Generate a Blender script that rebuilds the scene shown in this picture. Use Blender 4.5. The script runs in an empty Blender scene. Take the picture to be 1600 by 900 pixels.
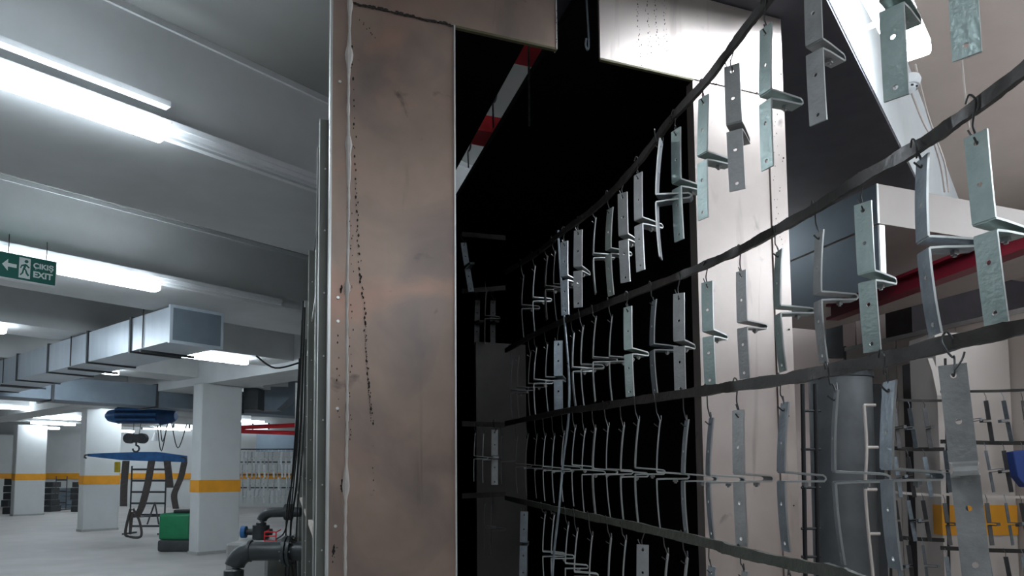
import bpy, bmesh, math, random
from mathutils import Vector, Matrix
random.seed(7)
C = bpy.context.scene.collection
PI = math.pi
V = Vector
# ------------------------------------------------------------------ camera
FPX = 1130.0; PITCH = math.radians(4.0); EYE = 1.6; HOR = 738.0
PY = HOR - FPX*math.tan(PITCH)          # principal row
cam = bpy.data.cameras.new('camera'); co = bpy.data.objects.new('camera', cam); C.objects.link(co)
cam.sensor_width = 36; cam.lens = 36*FPX/1600; cam.shift_y = (PY-450)/1600
co.location = (0, 0, EYE); co.rotation_euler = (PI/2+PITCH, 0, 0)
cam.clip_start = .05; cam.clip_end = 200
bpy.context.scene.camera = co
# ------------------------------------------------------------------ world, view
w = bpy.data.worlds.new('world'); bpy.context.scene.world = w; w.use_nodes = True
w.node_tree.nodes['Background'].inputs[0].default_value = (.62, .70, .82, 1)
w.node_tree.nodes['Background'].inputs[1].default_value = .02
vs = bpy.context.scene.view_settings
vs.view_transform = 'Standard'; vs.look = 'None'; vs.gamma = 1; vs.use_curve_mapping = False; vs.exposure = 0.0
LAMP = 36.0
LAMP_COL = (.80, .91, 1.0)

# ------------------------------------------------------------------ frames of reference
def P(x, y, d):
    """pixel (1600x900) at forward distance d -> world point"""
    a, b = (x-800)/FPX, (PY-y)/FPX
    dy = math.cos(PITCH) - b*math.sin(PITCH); dz = math.sin(PITCH) + b*math.cos(PITCH)
    k = d/dy
    return V((a*k, d, EYE + dz*k))
dA = V((math.sin(math.radians(40)), math.cos(math.radians(40)), 0)); dB = V((-dA.y, dA.x, 0))
UP = V((0, 0, 1))
def AB(s, t, h): return dA*s + dB*t + UP*(EYE+h)      # building frame (beams along A)
dF = V((math.sin(math.radians(69.5)), math.cos(math.radians(69.5)), 0))
dD = V((math.sin(math.radians(-17)), math.cos(math.radians(-17)), 0))
Q0 = V((-.5735, 2.25, 0))
LEAN = V((-.009, 0, 0))                  # the booth leans a touch to the left
def Q(s, k, h): return Q0 + dF*s + dD*k + UP*(EYE+h) + LEAN*(h-.25)  # booth frame

# ------------------------------------------------------------------ materials
MATS = {}
def mat(name, col, rough=.6, metal=0.0, var=.12, scale=6.0, bump=0.0, col2=None, emit=None, alpha=None, stretch=None, spec=None, rvar=0):
    if name in MATS: return MATS[name]
    m = bpy.data.materials.new(name); m.use_nodes = True
    nt = m.node_tree; b = nt.nodes['Principled BSDF']; L = nt.links.new
    b.inputs['Roughness'].default_value = rough; b.inputs['Metallic'].default_value = metal
    if spec is not None: b.inputs['Specular IOR Level'].default_value = spec
    tc = nt.nodes.new('ShaderNodeTexCoord'); mp = nt.nodes.new('ShaderNodeMapping')
    L(tc.outputs['Object'], mp.inputs[0])
    if stretch: mp.inputs['Scale'].default_value = stretch
    n = nt.nodes.new('ShaderNodeTexNoise'); n.inputs['Scale'].default_value = scale; n.inputs['Detail'].default_value = 6
    n.inputs['Roughness'].default_value = .6
    L(mp.outputs[0], n.inputs['Vector'])
    r = nt.nodes.new('ShaderNodeValToRGB')
    c2 = col2 or tuple(max(0, c*(1-var*2)) for c in col)
    r.color_ramp.elements[0].position = .32; r.color_ramp.elements[1].position = .66
    r.color_ramp.elements[0].color = (*c2, 1); r.color_ramp.elements[1].color = (*col, 1)
    L(n.outputs['Fac'], r.inputs[0]); L(r.outputs[0], b.inputs['Base Color'])
    if rvar:
        mr = nt.nodes.new('ShaderNodeMapRange'); L(n.outputs['Fac'], mr.inputs[0])
        mr.inputs[1].default_value = .3; mr.inputs[2].default_value = .7
        mr.inputs[3].default_value = max(.02, rough-rvar); mr.inputs[4].default_value = rough+rvar
        L(mr.outputs[0], b.inputs['Roughness'])
    if bump:
        n2 = nt.nodes.new('ShaderNodeTexNoise'); n2.inputs['Scale'].default_value = scale*5; n2.inputs['Detail'].default_value = 4
        L(mp.outputs[0], n2.inputs['Vector'])
        bp = nt.nodes.new('ShaderNodeBump'); bp.inputs['Strength'].default_value = bump; bp.inputs['Distance'].default_value = .01
        L(n2.outputs['Fac'], bp.inputs['Height']); L(bp.outputs[0], b.inputs['Normal'])
    if emit:
        b.inputs['Emission Color'].default_value = (*LAMP_COL, 1); b.inputs['Emission Strength'].default_value = emit
    MATS[name] = m; return m
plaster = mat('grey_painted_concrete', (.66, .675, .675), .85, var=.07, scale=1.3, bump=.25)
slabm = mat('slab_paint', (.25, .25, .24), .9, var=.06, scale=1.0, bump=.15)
floorm = mat('concrete_floor', (.54, .52, .505), .6, var=.14, scale=.9, bump=.1, rvar=.1)
wallm = mat('white_wall', (.64, .66, .66), .8, var=.05, scale=1.2, bump=.1)
pinkw = mat('pink_grey_panel', (.52, .42, .39), .6, var=.05, scale=1.5)
creamw = mat('cream_panel', (.60, .52, .47), .5, var=.05, scale=1.2)
beigew = mat('beige_wall', (.46, .37, .32), .8, var=.05, scale=1.2)
orange = mat('orange_paint', (.85, .36, .02), .6, var=.06, scale=5)
brownsteel = mat('tarnished_stainless', (.46, .325, .262), .40, .55, scale=2.2, col2=(.32, .232, .19), rvar=.08, bump=.04)
def patches(m, layers):
    """irregular tarnish blotches laid over the base colour"""
    nt = m.node_tree; L = nt.links.new; b = nt.nodes['Principled BSDF']; tc = nt.nodes['Texture Coordinate']
    cur = b.inputs['Base Color'].links[0].from_socket
    for col, scale, lo, hi, off, st in layers:
        mp = nt.nodes.new('ShaderNodeMapping'); mp.inputs['Location'].default_value = (off, off*.7, off*1.3); mp.inputs['Scale'].default_value = st
        L(tc.outputs['Object'], mp.inputs[0])
        n = nt.nodes.new('ShaderNodeTexNoise'); n.inputs['Scale'].default_value = scale; n.inputs['Detail'].default_value = 8; n.inputs['Distortion'].default_value = .6
        L(mp.outputs[0], n.inputs['Vector'])
        r = nt.nodes.new('ShaderNodeMapRange'); r.inputs[1].default_value = lo; r.inputs[2].default_value = hi; L(n.outputs['Fac'], r.inputs[0])
        mx = nt.nodes.new('ShaderNodeMix'); mx.data_type = 'RGBA'; L(r.outputs[0], mx.inputs['Factor']); L(cur, mx.inputs['A']); mx.inputs['B'].default_value = (*col, 1)
        cur = mx.outputs['Result']
    L(cur, b.inputs['Base Color'])
patches(brownsteel, [((.22, .175, .165), 3.0, .50, .72, 3.1, (1, 1, .8)), ((.50, .29, .22), 2.4, .56, .75, 9.3, (1, 1, 1.2)), ((.13, .10, .09), 9, .66, .76, 5.0, (1, 1, 1)), ((.19, .145, .125), 14, .66, .88, 1.0, (1, 1, .12))])
brownsteel2 = mat('tarnished_stainless_light', (.70, .60, .55), .36, .75, scale=2.5, col2=(.58, .49, .45), rvar=.08, bump=.04)
patches(brownsteel2, [((.36, .29, .26), 12, .60, .78, 2.0, (1, 1, .10)), ((.34, .28, .26), 9, .68, .78, 7.0, (1, 1, 1))])
edgem = mat('bright_folded_edge', (.80, .79, .76), .35, .6, var=.05)
seamm = mat('sealant_bead', (.62, .56, .52), .6, .1, var=.12, scale=20)
soot = mat('soot', (.02, .015, .013), .8)
lip = mat('yellowed_lip', (.16, .14, .08), .5, .3)
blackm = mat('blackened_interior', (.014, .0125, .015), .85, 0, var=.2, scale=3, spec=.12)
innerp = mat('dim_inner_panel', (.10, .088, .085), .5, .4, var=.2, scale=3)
sidep = mat('green_grey_side_sheet', (.23, .235, .215), .5, .5, var=.1, scale=4)
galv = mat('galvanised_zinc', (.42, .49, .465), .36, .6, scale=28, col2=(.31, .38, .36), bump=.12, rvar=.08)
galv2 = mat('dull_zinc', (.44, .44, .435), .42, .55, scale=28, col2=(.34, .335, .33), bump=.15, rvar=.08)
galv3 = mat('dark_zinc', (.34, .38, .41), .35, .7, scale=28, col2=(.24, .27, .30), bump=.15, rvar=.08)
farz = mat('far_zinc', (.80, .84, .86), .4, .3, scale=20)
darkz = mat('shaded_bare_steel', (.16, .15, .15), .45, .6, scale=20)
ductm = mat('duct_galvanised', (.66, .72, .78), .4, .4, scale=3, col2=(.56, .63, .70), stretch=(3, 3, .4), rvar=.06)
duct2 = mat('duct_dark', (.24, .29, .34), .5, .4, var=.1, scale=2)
railm = mat('caked_rail_steel', (.055, .048, .044), .36, .5, scale=9, col2=(.035, .030, .028), bump=.15, rvar=.12)
railg = mat('greenish_rail', (.10, .105, .085), .5, .3, var=.2, scale=12, bump=.3)
wirem = mat('dark_wire', (.12, .12, .12), .35, .8, var=.2, scale=40)
blackp = mat('black_plastic', (.015, .015, .017), .45, var=.2)
pipem = mat('dark_grey_pipe', (.05, .058, .062), .4, .1, var=.2, scale=6)
redm = mat('red_paint', (.22, .010, .025), .45, var=.1)
redtape = mat('bright_red_paint', (.75, .02, .03), .5, var=.1)
bluem = mat('blue_paint', (.03, .16, .42), .45, .1, var=.2, scale=6)
bluedark = mat('dark_blue_paint', (.025, .09, .24), .5, .2, var=.2, scale=6)
greenm = mat('green_plastic', (.012, .22, .09), .45, var=.1, scale=5)
dgrey = mat('dark_grey_metal', (.07, .075, .08), .5, .3, var=.15, scale=6)
slingm = mat('woven_sling', (.11, .095, .09), .9, var=.2, scale=30)
white = mat('white_plastic', (.78, .79, .80), .45, var=.04)
signg = mat('sign_green', (.005, .13, .10), .4, var=.03)
signw = mat('sign_white', (.85, .9, .88), .5, var=.01)
lampm = mat('lamp_diffuser', (.9, .9, .9), .5, var=.01, emit=LAMP)
windm = mat('daylight_window', (.9, .9, .9), .5, var=.01, emit=1.6)
plinthm = mat('plinth_concrete', (.42, .42, .41), .85, var=.1, scale=3, bump=.2)

# ------------------------------------------------------------------ mesh helpers
def nb(): return bmesh.new()
def obox(bm, o, a, b, c):
    """oriented box from corner o with edge vectors"""
    vs_ = [bm.verts.new(o + a*i + b*j + c*k) for i in (0, 1) for j in (0, 1) for k in (0, 1)]
    for f in ((0,1,3,2), (4,6,7,5), (0,4,5,1), (2,3,7,6), (0,2,6,4), (1,5,7,3)):
        bm.faces.new([vs_[i] for i in f])
def cbox(bm, c, a, b, h): obox(bm, c - a/2 - b/2 - h/2, a, b, h)
def bevel(bm, w_, seg=2):
    bmesh.ops.bevel(bm, geom=bm.edges[:], offset=w_, segments=seg, affect='EDGES', profile=.6)
def tube(bm, pts, r, n=8, caps=True):
    pts = [V(p) for p in pts]; rings = []
    rr = r if isinstance(r, (list, tuple)) else [r]*len(pts)
    ref = V((0, 0, 1))
    for i, p in enumerate(pts):
        t = (pts[min(i+1, len(pts)-1)] - pts[max(i-1, 0)]).normalized()
        if abs(t.dot(ref)) > .97: ref = V((1, 0, 0)) if abs(t.x) < .9 else V((0, 1, 0))
        a = t.cross(ref).normalized(); b = t.cross(a).normalized()
        rings.append([bm.verts.new(p + (a*math.cos(2*PI*j/n) + b*math.sin(2*PI*j/n))*rr[i]) for j in range(n)])
    for i in range(len(rings)-1):
        for j in range(n):
            bm.faces.new((rings[i][j], rings[i][(j+1) % n], rings[i+1][(j+1) % n], rings[i+1][j]))
    if caps: bm.faces.new(rings[0][::-1]); bm.faces.new(rings[-1])
def smooth_path(pts, n=6):
    out = []
    pts = [V(p) for p in pts]
    for i in range(len(pts)-1):
        p0 = pts[max(i-1, 0)]; p1 = pts[i]; p2 = pts[i+1]; p3 = pts[min(i+2, len(pts)-1)]
        for k in range(n):
            t = k/n
            out.append(.5*((2*p1) + (p2-p0)*t + (2*p0-5*p1+4*p2-p3)*t*t + (3*p1-p0-3*p2+p3)*t**3))
    out.append(pts[-1]); return out
def cyl(bm, a, b, r, n=16): tube(bm, [a, b], r, n)
def prism(bm, pts, ext):
    """planar polygon of world points extruded by ext"""
    lo = [bm.verts.new(V(p)) for p in pts]; hi = [bm.verts.new(V(p)+ext) for p in pts]
    bm.faces.new(lo[::-1]); bm.faces.new(hi)
    for i in range(len(pts)):
        j = (i+1) % len(pts); bm.faces.new((lo[i], lo[j], hi[j], hi[i]))
def ribbon(bm, pts, wv, th):
    """flat bar: pts path, wv = half width vector(up), th = half thickness vector"""
    rings = []
    for i, p in enumerate(pts):
        ww = wv[i] if isinstance(wv, list) else wv; tt = th[i] if isinstance(th, list) else th
        rings.append([bm.verts.new(p+ww+tt), bm.verts.new(p-ww+tt), bm.verts.new(p-ww-tt), bm.verts.new(p+ww-tt)])
    for i in range(len(rings)-1):
        for j in range(4):
            bm.faces.new((rings[i][j], rings[i][(j+1) % 4], rings[i+1][(j+1) % 4], rings[i+1][j]))
    bm.faces.new(rings[0][::-1]); bm.faces.new(rings[-1])
def obj(name, bm, m, parent=None, smooth=False, origin=None):
    bmesh.ops.recalc_face_normals(bm, faces=bm.faces[:])
    if parent is not None and origin is None: origin = parent.location.copy()
    if origin is None:
        mn = V((1e9,)*3); mx = V((-1e9,)*3)
        for v in bm.verts:
            for i in range(3): mn[i] = min(mn[i], v.co[i]); mx[i] = max(mx[i], v.co[i])
        origin = V(((mn.x+mx.x)/2, (mn.y+mx.y)/2, mn.z))
    bmesh.ops.translate(bm, verts=bm.verts[:], vec=-origin)
    me = bpy.data.meshes.new(name); bm.to_mesh(me); bm.free()
    me.materials.append(m)
    if smooth:
        for p in me.polygons: p.use_smooth = True
        me.set_sharp_from_angle(angle=math.radians(40))
    o = bpy.data.objects.new(name, me); C.objects.link(o)
    if parent is None: o.location = origin
    else:
        o.parent = parent; o.location = origin - parent.location
    return o
def child(name, bm, m, sub, top, smooth=False):
    """mesh in world coords put under sub (a part of top)"""
    return obj_sub(name, bm, m, sub, top.location + sub.location, smooth)
def obj_sub(name, bm, m, par, wloc, smooth=False):
    bmesh.ops.recalc_face_normals(bm, faces=bm.faces[:])
    bmesh.ops.translate(bm, verts=bm.verts[:], vec=-wloc)
    me = bpy.data.meshes.new(name); bm.to_mesh(me); bm.free(); me.materials.append(m)
    if smooth:
        for p in me.polygons: p.use_smooth = True
    o = bpy.data.objects.new(name, me); C.objects.link(o); o.parent = par; return o
def tag(o, label, cat, group=None, kind=None):
    o['label'] = label; o['category'] = cat
    if group: o['group'] = group
    if kind: o['kind'] = kind
    return o
def thing(name, label, cat, loc, group=None):
    o = bpy.data.objects.new(name, None); C.objects.link(o); o.location = loc; o.empty_display_size = .1
    return tag(o, label, cat, group)
def struct(name, bm, m, label=None):
    o = obj(name, bm, m); o['kind'] = 'structure'
    if label: o['label'] = label
    return o
def box_obj(name, c, a, b, h, m, parent=None, bev=0):
    bm = nb(); cbox(bm, V(c), a, b, h)
    if bev: bevel(bm, bev)
    return obj(name, bm, m, parent)
ORD = ['first', 'second', 'third', 'fourth', 'fifth', 'sixth', 'seventh', 'eighth', 'ninth', 'tenth', 'eleventh', 'twelfth',
       'thirteenth', 'fourteenth', 'fifteenth', 'sixteenth', 'seventeenth', 'eighteenth', 'nineteenth', 'twentieth']

# ================================================================== SETTING
HS, HB = 2.6, 1.9                        # slab and beam soffit above the eye
bm = nb(); obox(bm, V((-38, -9, -.1)), V((52, 0, 0)), V((0, 46, 0)), UP*.1); struct('floor', bm, floorm, 'pale grey concrete floor')
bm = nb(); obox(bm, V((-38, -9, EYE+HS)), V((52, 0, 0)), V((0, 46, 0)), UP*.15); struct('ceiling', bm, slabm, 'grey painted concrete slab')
def wall(name, a, b, m, h=EYE+HS, th=.15):
    a = V((*a, 0)); b = V((*b, 0)); d = b-a; n = V((d.y, -d.x, 0)).normalized()*th
    bm = nb(); obox(bm, a, d, n, UP*h); return struct(name, bm, m)
wall('wall_back', (-38, 34), (-3, 34), wallm)
wall('wall_left', (-36, -9), (-36, 36), wallm)
wall('wall_front', (14, -8), (-38, -8), wallm)
wall('wall_right', (8.5, 14), (8.5, -9), beigew)
wall('wall_far_right', (-3.2, 34.2), (.6, 11.4), wallm)
wall('wall_right_back', (.5, 11.5), (9, 8.2), pinkw)
# stripe on the far wall
bm = nb(); obox(bm, V((-35.8, 33.78, EYE-.30)), V((32.6, 0, 0)), V((0, .06, 0)), UP*.26); struct('trim_1', bm, orange, 'orange stripe along the far wall')
# deep beams along A
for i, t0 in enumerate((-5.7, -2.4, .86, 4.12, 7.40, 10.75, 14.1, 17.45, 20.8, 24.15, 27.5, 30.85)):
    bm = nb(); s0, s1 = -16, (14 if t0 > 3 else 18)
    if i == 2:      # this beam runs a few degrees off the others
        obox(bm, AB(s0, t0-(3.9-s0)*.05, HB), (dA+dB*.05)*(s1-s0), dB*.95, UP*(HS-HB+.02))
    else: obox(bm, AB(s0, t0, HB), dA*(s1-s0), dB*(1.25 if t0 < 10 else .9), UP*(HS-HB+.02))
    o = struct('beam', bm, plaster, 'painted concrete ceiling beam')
# beige sheet right of the booth: warm light put into the ceiling colour
bm = nb(); obox(bm, AB(-12, -2.2, HS-.012), dA*30, dB*3.6, UP*.011); struct('ceiling_warm_light', bm, beigew, 'ceiling bay with warm light painted in beige')
# thin ledge strips: shuttering steps on the two nearest beams
for t0, hh in ((4.12, HB+.02), (7.40, HB+.02)):
    bm = nb(); obox(bm, AB(-8, t0-.035, hh), dA*20, dB*.05, UP*.05); obox(bm, AB(-8, t0-.018, HS-.04), dA*20, dB*.03, UP*.04)
    struct('trim_2', bm, plaster, 'raised strip on the beam face')
# girders across at the column line
bm = nb(); obox(bm, AB(7.0, 9.5, 1.75), dA*.9, dB*24, UP*.9); struct('girder', bm, plaster, 'deep cross girder over the column row')
# columns
def column(x, d, ybase, wA, wB, name, label, stripe_h=-.21, sh=.24, off=None):
    pt = V(((x-800)/FPX*d, d, 0))
    cm = thing(name, label, 'column', pt)
    o = V((0, 0, 0)); a, b = dA*wA, dB*wB
    bm = nb(); obox(bm, pt, a, b, UP*(EYE+1.76)); bevel(bm, .02, 1); obj('shaft', bm, wallm, cm)
    bm = nb(); e = .006
    obox(bm, pt - dA*e - dB*e + UP*(EYE+stripe_h-sh/2), dA*(wA+2*e), dB*(wB+2*e), UP*sh); obj('painted_stripe', bm, orange, cm)
    bm = nb(); obox(bm, pt - dA*.012 - dB*.012, dA*(wA+.024), dB*(wB+.024), UP*.06); obj('base_fillet', bm, plinthm, cm)
    cm['kind'] = 'structure'
    return cm
column(313, 14.1, 868, .86, .36, 'column', 'white column with orange band beside the green container', -.27)
column(133, 19.6, 832, .92, .35, 'column', 'white column with orange band left of the blue hoist', -.21)
column(26, 26.6, 808, .98, .4, 'column', 'leftmost fully seen white column with orange band', -.17)
column(-20, 33, 800, 1.0, .3, 'column', 'white column cut by the left edge of the frame', -.17)

# ================================================================== LAMPS
def lamp(t, s0, s1, h=HB-.02, label='', wid=.13, gr='ceiling lamps'):
    c = AB((s0+s1)/2, t, h)
    th = thing('ceiling_lamp', label, 'lamp', c, gr)
    L = s1-s0
    bm = nb(); cbox(bm, c+UP*.045, dA*L, dB*(wid*.5), UP*.03); bevel(bm, .008, 1); obj('housing', bm, white, th)
    bm = nb(); cbox(bm, c-UP*.01, dA*(L-.03), dB*wid, UP*.08); bevel(bm, .022, 3); obj('diffuser', bm, lampm, th, True)
    bm = nb()
    for e in (s0+.25, s1-.25): obox(bm, AB(e-.015, t+(0 if t > 0 else 0), h+.05), dA*.03, dB*.22, UP*.012)
    o = obj('bracket_arm', bm, white, th); o['kind'] = 'stuff'
    return th
lamp(.65, 2.2, 3.70, h=HB+.06, wid=.15, label='strip lamp above the steel booth, beside the smoke detector')
lamp(3.96, .25, 1.76, label='large strip lamp nearest at upper left', wid=.15)
lamp(7.25, 1.66, 3.18, label='strip lamp directly above the exit sign', h=HB-.06)
lamp(11.0, 1.5, 2.9, label='strip lamp cut by the left edge above the duct', h=HB-.06)
lamp(11.1, 5.1, 6.35, label='short looking strip lamp just left of the column top', h=HB-.06)
k = 0  # lamps added for light on near brackets, right walls, roof slot, far wall
for t, s in ((-2.7, -1.2), (-2.7, 3), (-1.0, 4.3), (-1.0, 6.2), (2.4, 5.6), (-2.7, 6.5), (.63, -3.0), (3.98, -4.5), (3.98, 4.9), (7.32, -3.5), (7.32, 8.5), (14.1, -1), (14.1, 4), (17.4, 1.5), (17.4, 9),
             (20.8, 3), (20.8, 8), (24.1, 6), (27.4, 2), (27.4, 8), (30.8, 9), (30.8, 13.5), (24.1, 13), (34.0, 9.5), (34.0, 12.5)):
    lamp(t, s, s+1.5, label='strip lamp added to light the hall, %s of the unnamed lamps' % (ORD[k] if k < 20 else ['last but four', 'last but three', 'last but two', 'last but one', 'last'][k-20]), h=(2.32 if (t, s) == (3.98, 4.9) else HB-.06)); k += 1

bm = nb(); obox(bm, AB(.9, .86-3.0*.05+.005, HB-.014), (dA+dB*.05)*4.6, dB*.94, UP*.013)  # dark sheet that puts the beam soffit's shade into its colour
tag(obj('soffit_shade', bm, mat('soffit_shade_violet', (.075, .07, .085), .7)), 'dark sheet painting shade under the ceiling beam right of the steel post', 'painted shade')
# cable tray along beam 1 and 2
for t0, nm in ((4.05, 'nearer'), (7.33, 'farther')):
    th = thing('cable_tray', 'narrow %s metal trunking running along the beam edge' % nm, 'cable tray', AB(0, t0, HB+.04))
    bm = nb(); obox(bm, AB(-6, t0, HB+.03), dA*(13 if t0 < 5 else 10.6), dB*.06, UP*.03)
    obj('tray', bm, white, th)
    bm = nb(); obox(bm, AB(-6, t0-.01, HB+.06), dA*(13 if t0 < 5 else 10.6), dB*.012, UP*.035); obj('lip', bm, white, th)

bm = nb(); obox(bm, AB(-3, 3.93, HB+.115), dA*4.75, dB*.06, UP*.03); tag(obj('light_track', bm, white), 'white channel just above the large strip lamp at upper left', 'channel')
# ================================================================== EXIT SIGN
def text_mesh(s, size, name, m, parent, M):
    cu = bpy.data.curves.new('t', 'FONT'); cu.body = s; cu.size = size; cu.extrude = .003; cu.offset = size*.03
    to = bpy.data.objects.new('t', cu); C.objects.link(to)
    me = bpy.data.meshes.new_from_object(to.evaluated_get(bpy.context.evaluated_depsgraph_get()))
    bpy.data.objects.remove(to); me.transform(M); me.materials.clear(); me.materials.append(m)
    o = bpy.data.objects.new(name, me); C.objects.link(o); o.parent = parent; return o
sc = P(86, 447, 6.2); sL = .43; sH = .215
so = sc - dA*sL
sg = thing('exit_sign', 'green hanging exit sign with white arrow and running figure', 'sign', so)
bm = nb(); obox(bm, so, dA*sL, dB*.03, UP*sH); bevel(bm, .004, 1); obj('sign_body', bm, signg, sg)
bm = nb(); obox(bm, so - dA*.004 - UP*.012 - dB*.003, dA*(sL+.008), dB*.036, UP*.014); obox(bm, so + dA*sL - dB*.003, dA*.008, dB*.036, UP*sH); obj('sign_edge', bm, white, sg)
RM = Matrix(((dA.x, 0, -dB.x), (dA.y, 0, -dB.y), (0, 1, 0))).to_4x4()
bpy.context.view_layer.update()
def onsign(u, v): return Matrix.Translation(dA*u*.69 + UP*v - dB*.002) @ RM
text_mesh('ÇIKIŞ', .062, 'sign_text', signw, sg, onsign(.375, .125))
text_mesh('EXIT', .072, 'sign_text', signw, sg, onsign(.375, .045))
def sgp(u, v): return so + dA*u*.69 + UP*v - dB*.001
bm = nb(); prism(bm, [sgp(*q) for q in ((.05, .11), (.11, .16), (.11, .125), (.2, .125), (.2, .095), (.11, .095), (.11, .06))], -dB*.004); obj('arrow', bm, signw, sg)
bm = nb(); prism(bm, [sgp(*q) for q in ((.225, .02), (.345, .02), (.345, .195), (.225, .195))], -dB*.003); obj('pictogram_panel', bm, signw, sg)
bm = nb()
cyl(bm, sgp(.30, .165)-dB*.003, sgp(.30, .165)-dB*.008, .014, 12)
for q in (((.285,.145),(.305,.14),(.285,.09),(.262,.095)), ((.285,.1),(.30,.098),(.315,.07),(.335,.05),(.322,.04),(.298,.062)),
          ((.265,.1),(.28,.092),(.27,.06),(.245,.04),(.235,.048),(.256,.066)), ((.285,.142),(.285,.128),(.255,.118),(.245,.1),(.236,.106),(.248,.13)),
          ((.305,.14),(.30,.126),(.325,.11),(.338,.118))):
    prism(bm, [sgp(*p)-dB*.003 for p in q], -dB*.003)
obj('running_figure', bm, signg, sg)
for u in (.08, .36):
    bm = nb(); cyl(bm, so + dA*u + UP*sH + dB*.015, so + dA*u + UP*(sH+.16) + dB*.015, .004, 6); obj('suspension_wire', bm, wirem, sg)

# ================================================================== DUCTS
c0 = P(266, 533, 8.1)                                   # lower near corner of the duct end
dh, dw = .40, .60
du = thing('air_duct', 'pale galvanised rectangular air duct coming toward the camera from the left', 'duct', c0)
sec = [0, 1.05, 2.4, 3.9, 5.3, 6.4, 7.4]
for i in range(len(sec)-1):
    bm = nb(); obox(bm, c0 + dB*(sec[i]+.015), dB*(sec[i+1]-sec[i]-.03), dA*dw, UP*dh); obj('duct_section', bm, ductm, du)
for i, q in enumerate(sec):
    bm = nb(); obox(bm, c0 + dB*(q-.02) - dA*.02 - UP*.02, dB*.04, dA*(dw+.04), UP*(dh+.04)); obj('duct_flange', bm, ductm if i == 0 else dgrey, du)
bm = nb(); obox(bm, c0 - dB*.022 + dA*.015 + UP*.015, dB*.004, dA*(dw-.03), UP*(dh-.03)); obj('end_cap', bm, duct2, du)
for q in (.7, 3.0, 6.0):
    for e in (-.01, dw+.01):
        bm = nb(); p = c0 + dB*q + dA*e; cyl(bm, V((p.x, p.y, c0.z)), V((p.x, p.y, EYE+HB+.3)), .007, 6); obj('hanger_rod', bm, blackp, du)
    bm = nb(); obox(bm, c0 + dB*q - dA*.03 - UP*.05, dB*.03, dA*(dw+.06), UP*.03); obj('hanger_bar', bm, dgrey, du)
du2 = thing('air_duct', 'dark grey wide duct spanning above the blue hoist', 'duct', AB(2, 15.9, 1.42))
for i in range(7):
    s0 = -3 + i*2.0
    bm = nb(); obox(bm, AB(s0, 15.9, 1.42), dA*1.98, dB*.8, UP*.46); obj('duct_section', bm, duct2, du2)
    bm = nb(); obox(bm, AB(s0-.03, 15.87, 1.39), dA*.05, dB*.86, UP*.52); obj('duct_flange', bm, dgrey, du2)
# short drop duct right of near column
dq = P(380, 640, 15.0); du3 = thing('duct_drop', 'dark square duct drop right of the near column', 'duct', dq)
bm = nb(); obox(bm, dq, V((.30, 0, 0)), V((0, .4, 0)), UP*.45); obj('duct_body', bm, dgrey, du3)
bm = nb(); obox(bm, dq+UP*.46+V((0,-.02,0)), V((.42, 0, 0)), V((0, .44, 0)), UP*.12); obj('duct_collar', bm, white, du3)
# sloping transition duct
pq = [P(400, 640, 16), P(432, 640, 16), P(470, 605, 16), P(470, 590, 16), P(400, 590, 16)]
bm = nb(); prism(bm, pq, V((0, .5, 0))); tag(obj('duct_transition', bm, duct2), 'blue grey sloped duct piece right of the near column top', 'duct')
# high windows and red pipes at the far side
for nm, a, b, y0, y1, d in (('window_1', 424, 472, 613, 625, 26), ('window_2', 418, 472, 628, 641, 25.5), ('window_3', 222, 420, 661, 671, 33.5), ('window_4', 262, 300, 636, 652, 30)):
    A_, B_ = P(a, y1, d), P(b, y1, d); H_ = P(a, y0, d).z - A_.z
    bm = nb(); obox(bm, A_, B_-A_, V((0, .05, 0)), UP*H_); o = struct(nm, bm, windm)
    bm = nb()
    n_ = 3 if nm != 'window_3' else 8
    for i in range(n_+1): obox(bm, A_ + (B_-A_)*(i/n_) + V((-.03, -.05, 0)), V((.06, 0, 0)), V((0, .05, 0)), UP*H_)
    obj('window_frame', bm, dgrey, o, origin=None)
for k_, (a, b) in enumerate((((376, 668), (470, 664)), ((376, 674), (470, 677)))):
    bm = nb(); cyl(bm, P(*a, 17), P(*b, 16.5), .05, 10); tag(obj('sprinkler_pipe', bm, redtape), '%s red pipe right of the near column' % ('upper' if k_ == 0 else 'lower'), 'pipe')

# ================================================================== HOIST, SPREADER, SLINGS
D = 17.0
hc = P(222, 650, D)
X = V((1, 0, 0)); Y = V((0, 1, 0))
ho = thing('electric_hoist', 'dark blue electric hoist under the dark duct', 'hoist', hc)
bm = nb(); cyl(bm, hc+V((-.55, 0, .02)), hc+V((.45, 0, .02)), .20, 20); obj('rope_drum', bm, bluedark, ho, True)
bm = nb(); tube(bm, [hc+V((x_, 0, .0)) for x_ in (-.85, -.78, -.60, -.55)], [.06, .13, .17, .19], 16); obj('motor', bm, bluem, ho, True)
bm = nb(); tube(bm, [hc+V((x_, 0, .0)) for x_ in (.45, .5, .7, .8)], [.22, .21, .17, .1], 16); obj('gear_housing', bm, bluedark, ho, True)
bm = nb()
bm.free()
for i in range(3):
    bm = nb(); cbox(bm, hc+V((-.05, -.2, -.10+.12*i)), X*.95, Y*.06, UP*.05); obj('drum_guard', bm, bluem, ho)
bm = nb(); cbox(bm, hc+V((.1, 0, .26)), X*.9, Y*.25, UP*.12); obj('trolley', bm, dgrey, ho)
bm = nb(); obox(bm, hc+V((-.5, -.08, .32)), X*2.9, Y*.16, UP*.03); obox(bm, hc+V((-.5, -.02, .34)), X*2.9, Y*.04, UP*.18); obox(bm, hc+V((-.5, -.08, .5)), X*2.9, Y*.16, UP*.03)
tag(obj('runway_beam', bm, dgrey), 'dark steel runway beam carrying the blue hoist', 'beam')
bm = nb()
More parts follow.
